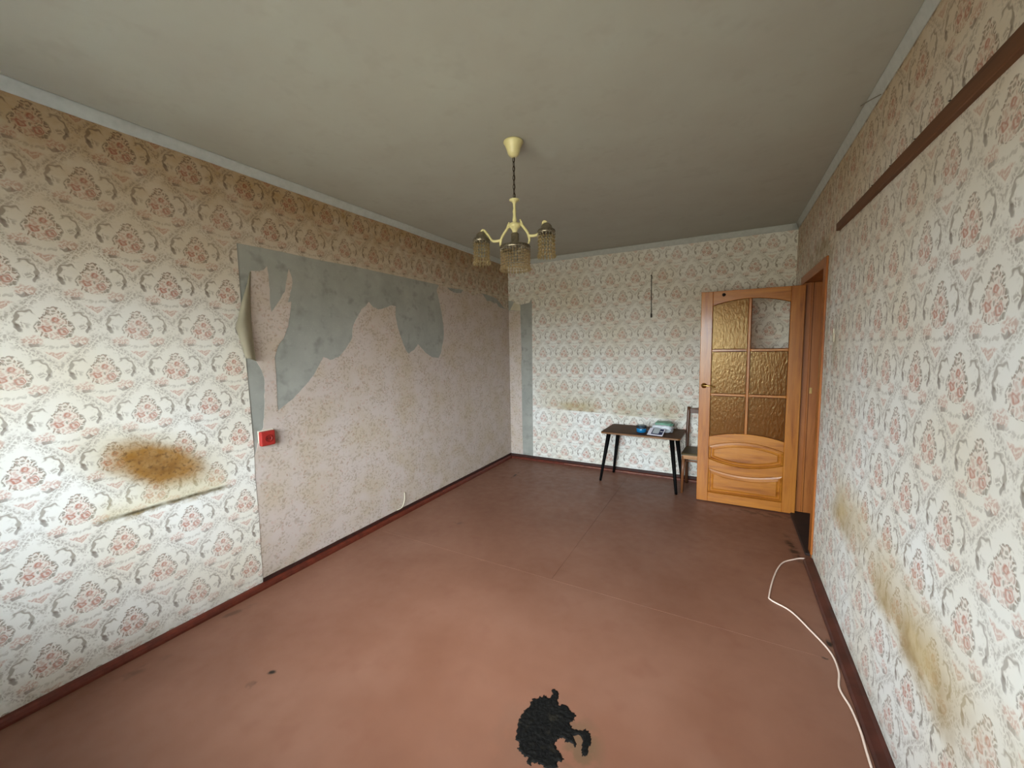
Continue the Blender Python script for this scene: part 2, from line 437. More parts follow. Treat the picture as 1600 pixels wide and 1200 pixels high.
# ================================================================== SETTING
# floor: painted hardboard sheets on a base slab
m, t, b = new_mat('red_brown_floor_paint'); M['floor'] = m
vec = objco(t); x, y, z = sep(t, vec)
n1, nc = noise_(t, vec, 1.7, 3, 0.6); n2, _ = noise_(t, vec, 14, 3); n3, _ = noise_(t, vec, 5, 2, 0.7); n4 = sep(t, nc)[1]
c = mixc(t, n1.lin(0.35, 0.65), hexc('#7f5745'), hexc('#754d3b'))
c = mixc(t, n4.lin(0.5, 0.72)*0.35, c, hexc('#886352'))
c = mixc(t, n3.lin(0.58, 0.75)*0.35, c, hexc('#6e4233'))
def smudge(c, cx, cy, rx, ry, ang, colr, k=1.0, lo=0.45):
    ca, sa = math.cos(ang), math.sin(ang)
    dx, dy = x-cx, y-cy
    q = hyp((dx*ca+dy*sa)/rx, (dy*ca-dx*sa)/ry)
    return mixc(t, q.lin(1.25, 0.5)*n2.lin(lo, lo+0.12)*k, c, colr)
soot = hexc('#241a12')
for a in [(0.09, -3.38, 0.10, 0.02, 1.3, .45), (0.13, -3.81, 0.12, 0.025, 1.4, .35), (0.69, -3.52, 0.02, 0.012, 0.6, 1.0), (0.685, -3.60, 0.03, 0.02, 0.2, .6),
          (0.39, -0.60, 0.012, 0.13, 0.05, .9), (2.898, -2.288, 0.022, 0.012, 0.3, 1.6), (2.925, -2.17, 0.012, 0.03, 0.0, 1.2), (0.55, -1.9, .05, .03, 0, .4), (2.90, -1.2, 0.03, 0.22, 0.1, .8), (2.75, -0.62, 0.3, 0.05, 0.0, .5)]:
    c = smudge(c, a[0], a[1], a[2], a[3], a[4], soot, a[5])
c = smudge(c, 2.03, -3.19, 0.075, 0.10, 0.3, hexc('#5e4a34'), 0.75, 0.38)
c = smudge(c, 1.90, -3.22, 0.19, 0.19, 0.0, hexc('#6d5040'), 0.35, 0.42)
t.links.new(c, b.inputs['Base Color'])
t.links.new(n2.lin(0.3, 0.7, 0.38, 0.56).o, b.inputs['Roughness']); b.inputs['Specular IOR Level'].default_value = 0.35
M['floor_under'] = plain('dark_floor_base', hexc('#3a2018'), 0.8)
floor = tagp(obj('floor', box(0, W+0.14, YN, 0, -0.12, -0.004), M['floor_under']), 'red-brown painted hardboard floor', kind='structure')
G = 0.0004
for (x0, x1, y0, y1) in ((0.0, 1.535-G, -2.294+G, 0), (1.535+G, W+0.02, -2.294+G, 0), (0, W, YN, -2.294-G)):
    obj('hardboard_sheet', box(x0, x1, y0, y1, -0.004, 0.0, 0.0006), M['floor'], floor)
ceiling = tagp(obj('ceiling', box(-0.12, W+0.14, YN, 0.12, H, H+0.12), M['ceil']), 'greyish whitewashed ceiling', kind='structure')

# left wall: plaster, old floral paper, newer damask paper
PX = -0.0030
wall_left = tagp(obj('wall_left', box(-0.12, PX, YN, 0.0, 0, H), M['concrete']), 'long wall with torn wallpaper and bare grey plaster', kind='structure')
mapL = lambda a, c, d: (d, a, c)
uvL = lambda co: (co.y, co.z)
def uvshift(f, du, dv): return lambda co: (f(co)[0]+du, f(co)[1]+dv)
# the damask print is registered to the wall by a mapping inside the material, so UV = metres on the wall
def reg(mat, ou, ov, su=1.0):
    t = mat.node_tree
    for n in t.nodes:
        if n.type == 'GROUP' and n.node_tree == DAMASK:
            mp = n.inputs[0].links[0].from_node
            mp.inputs['Location'].default_value = (ou, ov, 0); mp.inputs['Scale'].default_value = (su, 1, 1)
reg(M['dam_l'], 3.895, -1.568)
random.seed(3)
top = []
yy = -3.165
border = [(-3.165, 2.057), (-2.9, 2.060), (-2.64, 2.056), (-2.35, 2.061), (-2.07, 2.058), (-1.75, 2.056), (-1.40, 2.052), (-1.31, 2.044), (-1.27, 2.042), (-1.13, 2.046), (-0.99, 2.052), (-0.86, 2.028), (-0.80, 2.005), (-0.74, 2.03), (-0.60, 2.055), (-0.44, 2.045), (-0.30, 2.03), (-0.20, 1.98), (-0.12, 1.935), (0.0, 1.91)]
seam = [(-3.165, 2.057), (-3.167, 1.6), (-3.163, 1.2), (-3.160, 0.85), (-3.166, 0.72), (-3.164, 0.45), (-3.168, 0.2), (-3.168, 0.060), (-3.172, 0.038)]
poly = [(YN, 0.036), (YN, 2.452), (0.0, 2.452)] + border[::-1] + seam[1:]
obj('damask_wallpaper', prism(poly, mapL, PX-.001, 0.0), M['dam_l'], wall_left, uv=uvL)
FL = [(-0.0, 1.915), (-0.236, 1.929), (-0.30, 1.975), (-0.348, 1.967), (-0.43, 1.985), (-0.508, 1.977), (-0.597, 2.045), (-0.74, 2.045), (-0.848, 2.04), (-0.972, 2.05), (-1.014, 2.012), (-1.139, 2.002), (-1.27, 2.046), (-1.308, 2.056), (-1.366, 2.058), (-1.411, 2.0), (-1.387, 1.93), (-1.35, 1.805), (-1.322, 1.657), (-1.328, 1.545), (-1.378, 1.395), (-1.419, 1.349), (-1.517, 1.362), (-1.61, 1.409), (-1.672, 1.462), (-1.701, 1.485), (-1.749, 1.437), (-1.824, 1.4), (-1.858, 1.43), (-1.909, 1.538), (-1.943, 1.634), (-1.961, 1.714), (-1.955, 1.802), (-2.002, 1.806), (-2.088, 1.776), (-2.149, 1.76), (-2.197, 1.775), (-2.238, 1.813), (-2.272, 1.776), (-2.31, 1.754), (-2.324, 1.729), (-2.369, 1.669), (-2.399, 1.618), (-2.413, 1.532), (-2.478, 1.447), (-2.539, 1.393), (-2.61, 1.375), (-2.662, 1.397), (-2.695, 1.345), (-2.75, 1.27), (-2.81, 1.211), (-2.895, 1.137), (-2.999, 1.074), (-3.002, 1.121), (-2.997, 1.264), (-2.996, 1.407), (-2.969, 1.478), (-2.93, 1.526), (-2.897, 1.599), (-2.89, 1.636), (-2.872, 1.709), (-2.865, 1.758), (-2.888, 1.75), (-2.853, 1.856), (-2.849, 1.905), (-2.867, 1.962), (-2.892, 1.863), (-2.902, 1.815), (-2.956, 1.738), (-2.996, 1.683), (-2.999, 1.712), (-2.998, 1.884), (-3.002, 1.957), (-3.023, 1.931), (-3.051, 1.919), (-3.097, 1.914), (-3.109, 1.813), (-3.116, 1.702), (-3.118, 1.613), (-3.112, 1.479), (-3.108, 1.388), (-3.079, 1.329), (-3.067, 1.27), (-3.077, 1.131), (-3.097, 0.981), (-3.112, 0.962), (-3.141, 0.872), (-3.162, 0.819)]
poly = FL + [(-3.164, 0.70), (-3.163, 0.45), (-3.167, 0.2), (-3.167, 0.061), (0.0, 0.061)]
def jag(poly, amp=0.006, step=0.02):
    out = []
    for i, p in enumerate(poly):
        q = poly[(i+1) % len(poly)]; L = math.hypot(q[0]-p[0], q[1]-p[1]); n = max(1, min(12, int(L/step)))
        out.append(p)
        if L > 1.0: continue
        for k in range(1, n):
            t = k/n; a = noise.noise(Vector((p[0]*40+k, p[1]*40, 3.1)))*amp
            out.append((p[0]+(q[0]-p[0])*t-(q[1]-p[1])/L*a, p[1]+(q[1]-p[1])*t+(q[0]-p[0])/L*a))
    return out
obj('floral_wallpaper', prism(jag(FL)+poly[len(FL):], mapL, PX-.001, -0.0016), M['floral'], wall_left, uv=uvL)
# curled flap of old paper, hinged on its right edge, bulging off the wall
M['paperback'] = plain('wallpaper_back', hexc('#cfc6ae'), 0.85, var=0.08, scale=9)
bmf = bmesh.new(); rows = []
hinge = [(-3.098, 1.907), (-3.110, 1.777), (-3.117, 1.641), (-3.115, 1.516), (-3.109, 1.391)]
outer = [(-3.108, 1.897), (-3.172, 1.722), (-3.222, 1.583), (-3.208, 1.515), (-3.184, 1.403)]
def samp(P, t):
    i = min(int(t*(len(P)-1)), len(P)-2); f = t*(len(P)-1)-i
    return [P[i][k]*(1-f)+P[i+1][k]*f for k in (0, 1)]
NV = 20
for i in range(NV+1):
    t_ = i/NV; h = samp(hinge, t_); o_ = samp(outer, t_); row = []
    wd = math.sin(min(1, t_*1.3+0.02)*PI/2)
    for k in range(9):
        s = k/8
        lift = 0.002 + 0.045*wd*math.sin(s*PI*0.72)**1.0
        row.append(bmf.verts.new((PX+lift, h[0]+(o_[0]-h[0])*s, h[1]+(o_[1]-h[1])*s+0.004*math.sin(t_*17+s*3))))
    rows.append(row)
for A, B in zip(rows, rows[1:]):
    for k in range(8): bmf.faces.new((A[k], A[k+1], B[k+1], B[k]))
bmesh.ops.solidify(bmf, geom=list(bmf.faces), thickness=0.0007)
obj('torn_paper_flap', bmf, M['paperback'], wall_left, smooth=True)
# little lifted paper edge above the skirting
obj('lifted_paper_edge', tube(smoothpath([(0.002, -2.05, 0.064), (0.012, -2.00, 0.075), (0.014, -1.97, 0.13), (0.004, -1.955, 0.19)]), [0.004]*25, 6), M['paperback'], wall_left, smooth=True)

# far wall
PY = 0.0030
wall_far = tagp(obj('wall_far', box(-0.12, W+0.14, PY, 0.12, 0, H), M['concrete']), 'far wall papered with floral damask', kind='structure')
M['dam_f'] = damask_mat('damask_wallpaper_far', stains_far)
reg(M['dam_f'], -1.291*0.968, -1.762, 0.968)
mapF = lambda a, c, d: (a, d, c)
uvF = lambda co: (co.x, co.z)
poly = [(0, 2.452), (0, 2.03), (0.05, 2.02), (0.11, 1.985), (0.165, 1.968), (0.22, 1.975), (0.30, 1.985), (0.322, 2.03), (0.330, 1.96), (0.326, 1.5), (0.324, 1.0), (0.320, 0.5), (0.318, 0.052), (W, 0.052), (W, 2.452)]
obj('damask_wallpaper', prism(poly, mapF, PY+.001, 0.0), M['dam_f'], wall_far, uv=uvF)
poly = [(0.0, 1.905), (0.06, 1.90), (0.165, 1.892), (0.168, 1.7), (0.172, 1.45), (0.178, 1.35), (0.165, 1.22), (0.170, 1.0), (0.168, 0.5), (0.171, 0.058), (0.0, 0.062)]
obj('floral_wallpaper', prism(jag(poly, 0.003), mapF, PY+.001, 0.0012), M['floral'], wall_far, uv=uvF)
poly = [(0.075, 2.0), (0.165, 1.965), (0.168, 1.893), (0.02, 1.91)]
obj('paper_scrap', prism(poly, mapF, PY+.001, 0.0018), M['paperback'], wall_far)

# right wall with a doorway
DY0, DY1, DZ = -1.262, -0.475, 1.915      # clear opening between jambs
JT = 0.03
wall_right = bmesh.new()
box(W+0.003, W+0.14, YN, DY0-JT, 0, H, bm=wall_right)
box(W+0.003, W+0.14, DY1+JT, 0.003, 0, H, bm=wall_right)
box(W+0.003, W+0.14, DY0-JT, DY1+JT, DZ+JT, H, bm=wall_right)
wall_right = tagp(obj('wall_right', wall_right, M['concrete']), 'wall with the doorway, papered with floral damask', kind='structure')
M['dam_r'] = damask_mat('damask_wallpaper_right', stains_right)
reg(M['dam_r'], -2.975, -1.333, -1.0)
mapR = lambda a, c, d: (d, a, c)
poly = [(YN, 0.030), (DY0-JT, 0.030), (DY0-JT, DZ+JT), (DY1+JT, DZ+JT), (DY1+JT, 0.052), (0, 0.052), (0, 2.452), (YN, 2.452)]
obj('damask_wallpaper', prism(poly, mapR, W+0.004, W), M['dam_r'], wall_right, uv=lambda co: (co.y, co.z))
obj('torn_switch_hole', prism(jag([(-1.592, 1.44), (-1.566, 1.445), (-1.560, 1.49), (-1.571, 1.515), (-1.578, 1.49), (-1.592, 1.48)], 0.004, 0.008), mapR, W, W-0.004), M['paperback'], wall_right)

# near wall with the window (behind the camera)
wn = bmesh.new()
for (x0, x1, z0, z1) in ((-0.12, WIN[0], 0, H), (WIN[1], W+0.14, 0, H), (WIN[0], WIN[1], 0, WIN[2]), (WIN[0], WIN[1], WIN[3], H)):
    box(x0, x1, YN-0.16, YN, z0, z1, bm=wn)
wall_near = tagp(obj('wall_near', wn, M['concrete']), 'window wall', kind='structure')
M['dam_n'] = damask_mat('damask_wallpaper_near'); reg(M['dam_n'], 0, 0)
wn = bmesh.new()
for (x0, x1, z0, z1) in ((0, WIN[0], 0.03, 2.45), (WIN[1], W, 0.03, 2.45), (WIN[0], WIN[1], 0.03, WIN[2]), (WIN[0], WIN[1], WIN[3], 2.45)):
    box(x0, x1, YN, YN+0.003, z0, z1, bm=wn)
obj('damask_wallpaper', wn, M['dam_n'], wall_near, uv=lambda co: (co.x, co.z))
win = thing('window_1', ((WIN[0]+WIN[1])/2, YN-0.10, WIN[2]), 'white framed window', kind='structure')
hw, hh = (WIN[1]-WIN[0])/2, WIN[3]-WIN[2]
fr = bmesh.new(); fw = 0.05
for (x0, x1, z0, z1) in ((-hw, -hw+fw, 0, hh), (hw-fw, hw, 0, hh), (-hw+fw, hw-fw, 0, fw), (-hw+fw, hw-fw, hh-fw, hh), (-0.03, 0.03, fw, hh-fw)):
    box(x0, x1, -0.03, 0.03, z0, z1, 0.004, bm=fr)
obj('window_frame', fr, M['winwhite'], win)
obj('pane', box(-hw+fw, -0.03, -0.003, 0.003, fw, hh-fw), M['glass'], win)
obj('pane', box(0.03, hw-fw, -0.003, 0.003, fw, hh-fw), M['glass'], win)
obj('window_sill', box(-hw-0.05, hw+0.05, 0.03, 0.28, -0.03, 0.0, 0.004), M['winwhite'], win)

# hallway beyond the door so the opening leads somewhere
hb = bmesh.new()
HX0, HX1, HY0, HY1 = W+0.14, W+1.45, -2.2, 0.0
box(HX0, HX1, HY0, HY1, -0.12, -0.001, bm=hb); box(HX0, HX1, HY0, HY1, H, H+0.1, bm=hb)
box(HX1, HX1+0.1, HY0-0.1, HY1+0.1, -0.12, H+0.1, bm=hb); box(HX0, HX1, HY0-0.1, HY0, -0.12, H+0.1, bm=hb); box(HX0, HX1, HY1, HY1+0.1, -0.12, H+0.1, bm=hb)
tagp(obj('wall_hallway', hb, plain('hallway_paint', hexc('#8a7a64'), 0.8)), 'dim hallway behind the doorway', kind='structure')

# cornices, skirting
def cove(n=5, w=0.024, h=0.05):
    return [(0, 0), (0.004, 0)] + [(0.004+(w-0.004)*(i/n)**1.6, h*(i/n)*0.9) for i in range(1, n+1)] + [(w, h), (0, h)]
def wavy(bm, amp, seed):
    for v in bm.verts: v.co += Vector((noise.noise(v.co*3+Vector((seed, 0, 0))), noise.noise(v.co*3+Vector((0, seed, 0))), noise.noise(v.co*3+Vector((0, 0, seed)))))*amp
def sweep(prof, p0, p1, inward, n=40):
    """profile (d,h) swept along p0->p1; d measured along inward"""
    b = bmesh.new(); p0, p1, inward = Vector(p0), Vector(p1), Vector(inward); rings = []
    for i in range(n+1):
        p = p0.lerp(p1, i/n); rings.append([b.verts.new(p+inward*d+Vector((0, 0, h))) for d, h in prof])
    k = len(prof)
    for A, B in zip(rings, rings[1:]):
        for j in range(k): b.faces.new((A[j], A[(j+1) % k], B[(j+1) % k], B[j]))
    b.faces.new(rings[0]); b.faces.new(rings[-1][::-1]); return b
zc = 2.45
for i, (p0, p1, inn, lab, hgt) in enumerate((((0, YN, zc), (0, 0, zc), (1, 0, 0), 'pale cornice along the torn wallpaper wall', .05), ((0, 0, zc-0.004), (W, 0, zc-0.004), (0, -1, 0), 'pale cornice on the far wall', .054), ((W, 0, zc), (W, YN, zc), (-1, 0, 0), 'pale cornice above the door wall', .05))):
    bmc = sweep(cove(h=hgt, w=0.024 if i == 0 else 0.02), p0, p1, inn)
    for v in bmc.verts:
        if v.co.z < 2.49: v.co.z += 0.004*noise.noise(Vector((v.co.x*2.3+i, v.co.y*2.3, 0)))
    tagp(obj('trim_%d' % (i+1), bmc, M['cornice'], smooth=True), lab, kind='structure')
qr = [(0, 0), (0.026, 0), (0.026, 0.012), (0.022, 0.026), (0.014, 0.034), (0.0, 0.037)]
bb = tagp(obj('baseboard_left', sweep(qr, (0, YN, 0), (0, -0.03, 0), (1, 0, 0), 60), M['skirt'], smooth=False), 'red-brown skirting under the torn wallpaper', kind='structure')
pp = [(-3.168, 0.0)] + [(-3.168+3.168*i/60, 0.060+0.004*noise.noise(Vector((i*0.33, 0, 0)))) for i in range(61)] + [(0.0, 0.0)]
obj('backing_board', prism(pp, mapL, PX-.001, 0.004), M['skirt_d'], bb)
qf = [(0, 0), (0.030, 0), (0.030, 0.016), (0.026, 0.022), (0.012, 0.026), (0.0, 0.030)]
bf = tagp(obj('baseboard_far', sweep(qf, (0.02, 0, 0), (W-0.0, 0, 0), (0, -1, 0), 60), M['skirt'], smooth=False), 'red-brown skirting on the far wall', kind='structure')
obj('backing_board', box(0, W, -0.010, PY, 0.0, 0.056, 0.002), M['skirt_d'], bf)
M['scuff'] = plain('scuffed_bare_edge', hexc('#b98f78'), 0.7, var=0.25, scale=35)
pz = [(0.9, -0.031), (1.6, -0.0315), (2.3, -0.031)]
obj('scuffed_edge', box(0.75, 2.30, -0.0316, -0.0285, 0.0145, 0.0185), M['scuff'], bf)
qrr = [(0, 0), (0.050, 0), (0.050, 0.008), (0.042, 0.018), (0.015, 0.026), (0.0, 0.028)]
br = sweep(qrr, (W, YN, 0), (W, -1.345, 0), (-1, 0, 0), 90)
for v in br.verts:
    if v.co.x < W-0.03: v.co.x += 0.005*noise.noise(Vector((0, v.co.y*6, 0)))
bmr = tagp(obj('baseboard_right', br, plain('worn_dark_skirting', hexc('#50281f'), 0.42, var=0.28, scale=12)), 'dark worn skirting below the door wall', kind='structure')

# door frame
trim = thing('trim_4', (W, DY0-0.075, 0), 'orange-brown pine door frame', kind='structure')
OY = DY0-0.075
def fb(name, x0, x1, y0, y1, z0, z1, mat, bev=0.003, par=None):
    return obj(name, box(x0-W, x1-W, y0-OY, y1-OY, z0, z1, bev), mat, par or trim)
fb('casing', W-0.012, W, DY0-0.075, DY0+0.004, 0.045, 1.967, M['jamb_v'])
fb('casing', W-0.010, W, DY0+0.004, -0.36, DZ-0.008, 1.972, M['jamb_h'])
fb('casing', W-0.012, W, DY1+0.002, -0.36, 0.0, DZ-0.008, M['jamb_v'])
fb('jamb', W, W+0.145, DY0-JT+0.0, DY0, 0, DZ, M['jamb_v'])
fb('jamb', W, W+0.145, DY1, DY1+JT, 0, DZ, M['jamb_v'])
fb('head_jamb', W, W+0.145, DY0, DY1, DZ, DZ+JT, M['jamb_h'])
fb('door_stop', W+0.048, W+0.062, DY1-0.014, DY1, 0.02, DZ, M['jamb_v'])
fb('threshold', W-0.028, W+0.145, DY0, DY1, 0, 0.018, plain('charred_threshold', hexc('#2a1610'), 0.7, var=0.3), 0.006)
fb('strike_plate', W+0.066, W+0.084, DY1-0.004, DY1, 1.02, 1.07, plain('filler_patch', hexc('#c9a15f'), 0.7))

# ================================================================== DOOR
door = thing('door_1', (2.2425, -0.510, 0.0), 'open honey-coloured pine door with amber glass panes', kind='structure')
D0, D1 = -0.019, 0.019
dm = lambda a, c, d: (a, d, c)
U0, U1, DW, DT = 0.092, 0.653, 0.748, 1.892
def dpart(name, poly, mat, d0=D1, d1=D0, bev=0.003, par=None):
    return obj(name, prism(poly, dm, d0, d1, bev=bev), mat, par or door)
dpart('stile', [(0, .008), (U0, .008), (U0, DT), (0, DT)], M['pine_v'])
dpart('stile', [(U1, .008), (DW, .008), (DW, DT), (U1, DT)], M['pine_v'])
ga = arc(U0, U1, 1.768, 1.816); gb = arc(U0, U1, 0.610, 0.653)
dpart('top_rail', [(U1, DT), (U0, DT)] + ga, M['pine_h'])
la = arc(U0, U1, 0.522, 0.577); lb = arc(U0, U1, 0.407, 0.352); pa = arc(U0, U1, 0.320, 0.276)
dpart('lock_rail', la + gb[::-1], M['pine_h'])
dpart('middle_rail', pa + lb[::-1], M['pine_h'])
dpart('bottom_rail', [(U0, .008), (U1, .008), (U1, .092), (U0, .092)], M['pine_h'])
def raised(name, poly):
    b_ = bmesh.new()
    vs = [b_.verts.new((a, -0.006, c)) for a, c in poly]
    f = b_.faces.new(vs); bmesh.ops.recalc_face_normals(b_, faces=[f])
    f.normal_update()
    if f.normal.y > 0: f.normal_flip(); f.normal_update()
    cur = f
    for th, dp in ((0.003, 0.010), (0.012, 0.004), (0.005, -0.015), (0.006, 0.0005), (0.015, 0.007), (0.003, 0.006)):
        bmesh.ops.inset_individual(b_, faces=[cur], thickness=th, depth=dp, use_even_offset=True)
    bmesh.ops.triangulate(b_, faces=[q for q in b_.faces if len(q.verts) > 4])
    front = list(b_.faces)
    # back plate
    vb = [b_.verts.new((a, 0.012, c)) for a, c in poly]; b_.faces.new(vb)
    n = len(poly)
    for i in range(n): b_.faces.new((vs[i], vs[(i+1) % n], vb[(i+1) % n], vb[i]))
    return obj(name, b_, M['pine_h'], door)
e = 0.0005
raised('oval_panel', [(a, c-e) for a, c in la[::-1]] + [(a, c+e) for a, c in lb])
raised('lower_panel', [(a, c-e) for a, c in pa[::-1]] + [(U0, .0925), (U1, .0925)])
# glazing bars
obj('mullion', prism([(.362, .650), (.385, .650), (.385, 1.814), (.362, 1.814)], dm, 0.014, -0.014, bev=0.004), M['pine_v'], door)
for z0 in (1.368, 0.978):
    obj('glazing_bar', prism([(U0, z0), (.362, z0), (.362, z0+.023), (U0, z0+.023)], dm, 0.014, -0.013, bev=0.004), M['pine_h'], door)
    obj('glazing_bar', prism([(.385, z0), (U1, z0), (U1, z0+.023), (.385, z0+.023)], dm, 0.014, -0.013, bev=0.004), M['pine_h'], door)
def arcz(A, u): 
    zend, zmid = A[0][1], A[len(A)//2][1]; mm = (U0+U1)/2; h = (U1-U0)/2
    return zmid+(zend-zmid)*((u-mm)/h)**2
def pane(u0, u1, zb, zt):
    N = 8; us = [u0+(u1-u0)*i/N for i in range(N+1)]
    lo = [(u, zb(u) if callable(zb) else zb) for u in us]; hi = [(u, zt(u) if callable(zt) else zt) for u in us]
    o = obj('pane', prism(lo + hi[::-1], dm, 0.002, -0.002), M['amber'], door)
    # dark putty bead around the pane
    path = [(u, -0.006, z) for u, z in lo+hi[::-1]]
    return o
gA = lambda u: arcz(ga, u); gB = lambda u: arcz(gb, u)
def putty(u0, u1, zb, zt):
    N = 8; us = [u0+(u1-u0)*i/N for i in range(N+1)]
    lo = [(u, zb(u) if callable(zb) else zb) for u in us]; hi = [(u, zt(u) if callable(zt) else zt) for u in us]
    o = obj('putty_bead', tube([(u, -0.008, z) for u, z in lo+hi[::-1]], 0.0032, 5, closed=True), M['bead'], door)
A0, A1, B0, B1 = U0, .362, .385, U1
for (a, b_) in ((A0, A1), (B0, B1)):
    pane(a, b_, gB, 0.978); putty(a, b_, gB, 0.978)
    pane(a, b_, 1.001, 1.368); putty(a, b_, 1.001, 1.368)
    putty(a, b_, 1.391, gA)
pane(A0, A1, 1.391, gA)          # the upper right pane is missing
M['brass'] = plain('worn_brass', hexc('#d9b56a'), 0.22, 1.0, var=0.08)
hnd = obj('handle', lathe([(0, 0), (.022, 0), (.024, .003), (.020, .008), (.010, .010), (.009, .022), (0, .024)], 20), M['brass'], door, smooth=True)
hnd.location = (.039, -0.019, 1.068); hnd.rotation_euler = (PI/2, 0, 0)
tagp(hnd, 'brass lever handle')
lv = obj('lever', tube(smoothpath([(.036, -.040, 1.068), (.055, -.046, 1.069), (.09, -.046, 1.066), (.125, -.040, 1.058)], 5), [.008]*3+[.0065]*8+[.006]*5, 8), M['brass'], hnd, smooth=True)
lv.matrix_parent_inverse = hnd.matrix_basis.inverted()
M['knot'] = plain('dark_iron', hexc('#1e120c'), 0.5)
obj('coat_hook', lathe([(0, 0), (.013, 0), (.014, .006), (.006, .009), (.005, .018), (.008, .022), (0, .025)], 14), M['knot'], door, smooth=True)
o = door.children[-1] if door.children else None
hk = bpy.data.objects['coat_hook']; hk.location = (.174, -0.019, 1.858); hk.rotation_euler = (PI/2, 0, 0)
for zz in (0.25, 1.62):
    h = obj('hinge', lathe([(0, -.045), (.006, -.045), (.006, .045), (0, .045)], 10), M['knot'], door, smooth=True); h.location = (DW+.001, .016, zz)

# ================================================================== TABLE
M['top'] = wood('dark_table_veneer', 'X', hexc('#573616'), hexc('#462a10'), hexc('#2f1b09'), 0.55, knots=False)
M['top'].node_tree.nodes['Principled BSDF'].inputs['Specular IOR Level'].default_value = 0.12
M['topedge'] = plain('worn_table_edge', hexc('#85592f'), 0.5, var=0.2)
M['black'] = plain('black_lacquer', hexc('#060505'), 0.6, spec=0.1)
TH = 0.557
tb = thing('coffee_table', (1.717, -0.268, 0), 'low dark brown table on four thin splayed black legs', 'table')
def rrect(w, d, r, n=5):
    out = []
    for cx, cy, a0 in ((w/2-r, d/2-r, 0), (-w/2+r, d/2-r, PI/2), (-w/2+r, -d/2+r, PI), (w/2-r, -d/2+r, 1.5*PI)):
        for i in range(n+1): out.append((cx+r*math.cos(a0+PI/2*i/n), cy+r*math.sin(a0+PI/2*i/n)))
    return out
ta = -0.028
rotp = lambda P, a: [(x*math.cos(a)-y*math.sin(a), x*math.sin(a)+y*math.cos(a)) for x, y in P]
tm = lambda a, c, d: (a, c, d)
obj('tabletop', prism(rotp(rrect(0.762, 0.465, 0.03), ta), tm, TH-0.019, TH, bev=0.002), M['top'], tb)
obj('edge_band', prism(rotp(rrect(0.766, 0.469, 0.031), ta), tm, TH-0.017, TH-0.003), M['topedge'], tb)
obj('apron', box(-.29, .29, -.13, .13, TH-0.04, TH-0.019, 0.003), M['black'], tb)
feet = [(-.418, -.115), (-.36, .215), (.345, -.195), (.365, .170)]; tops = [(-.315, -.165), (-.29, .15), (.295, -.185), (.305, .135)]
for f, q in zip(feet, tops):
    obj('leg', tube([(f[0], f[1], 0.0), (f[0]*.97+q[0]*.03, f[1]*.97+q[1]*.03, 0.02), (q[0], q[1], TH-0.019)], [.012, .013, .023], 12), M['black'], tb, smooth=True)

# things on the table
def rel(px): return px
M['bluep'] = plain('translucent_blue_plastic', hexc('#1f7fb8'), 0.25, var=0.15)
M['clearp'] = mixglass('clear_grey_plastic', (0.72, 0.78, 0.80, 1), 0.7, 0.15, 1.2, 0, 0.5, (0.4, 0.45, 0.47, 1))
tub = thing('plastic_tub', (1.712, -0.352, TH), 'small blue plastic tub with clear upper part on the dark table', 'container', rz=0.1)
obj('body', lathe([(0, 0.001), (.040, 0.001), (.047, .006), (.049, .042), (.047, .044), (.044, .040), (.040, .008), (0, .006)], 20), M['bluep'], tub, smooth=True)
obj('clear_rim', lathe([(.0485, .043), (.051, .066), (.053, .067), (.053, .070), (.049, .070), (.0465, .044)], 20), M['clearp'], tub, smooth=True)
obj('cap', lathe([(0, 0.001), (.016, .001), (.017, .018), (.014, .021), (0, .021)], 14), plain('navy_cap', hexc('#16203c'), 0.4), tub, smooth=True).location = (.068, -.006, 0)
# plastic bag with a green wrapper
def lump(sx, sy, sz, seed, amp=0.2, flat=True):
    b_ = bmesh.new(); bmesh.ops.create_icosphere(b_, subdivisions=4, radius=1)
    for v in b_.verts:
        c_ = v.co.copy(); k = max(abs(c_.x), abs(c_.y), abs(c_.z)); c_ = c_*(0.45+0.55/k*0.85)
        n_ = noise.noise(c_*2.2+Vector((seed, 0, 0)))*amp + abs(noise.noise(c_*5+Vector((0, seed, 0))))*amp*0.6
        c_ *= (1+n_)
        v.co = Vector((c_.x*sx, c_.y*sy, max(c_.z*sz, -sz*0.82)+sz*0.82))
    return b_
bag = thing('plastic_bag', (1.900, -0.245, TH+0.001), 'crumpled white plastic bag with green wrapper heaped on the dark table', 'bag')
M['bagw'] = plain('white_plastic_film', hexc('#d7dce2'), 0.3, var=0.12, scale=20, bumpy=0.4)
M['bagg'] = plain('pale_green_wrapper', hexc('#7fae97'), 0.45, var=0.15, scale=14, bumpy=0.4)
obj('bag_body', lump(.108, .085, .045, 3.0), M['bagw'], bag, smooth=True)
gw = obj('green_wrapper', lump(.088, .070, .022, 8.0, .25), M['bagg'], bag, smooth=True); gw.location = (0.012, 0.02, 0.058)
lf = thing('leaflet', (1.862, -0.402, TH+0.001), 'white leaflet with navy print lying before the plastic bag', 'leaflet', rz=-0.18)
lf.rotation_euler = (0.50, 0, -0.18); lf.location = (1.866, -0.425, TH+0.029)
obj('card', box(-.075, .075, -.055, .055, 0, .004, 0.001), plain('white_card', hexc('#d9d6e2'), 0.5, var=0.05), lf)
obj('navy_print', box(-.040, .066, -.040, .046, .0042, .0050), plain('navy_ink', hexc('#1b2145'), 0.5, var=0.1), lf)
obj('grey_print', box(-.030, .030, -.028, .052, .0052, .0060), plain('grey_print', hexc('#a9b0b5'), 0.5, var=0.06), lf)
obj('white_print', box(.038, .060, .004, .012, .0052, .0060), plain('white_ink', hexc('#dddddd'), 0.5), lf)

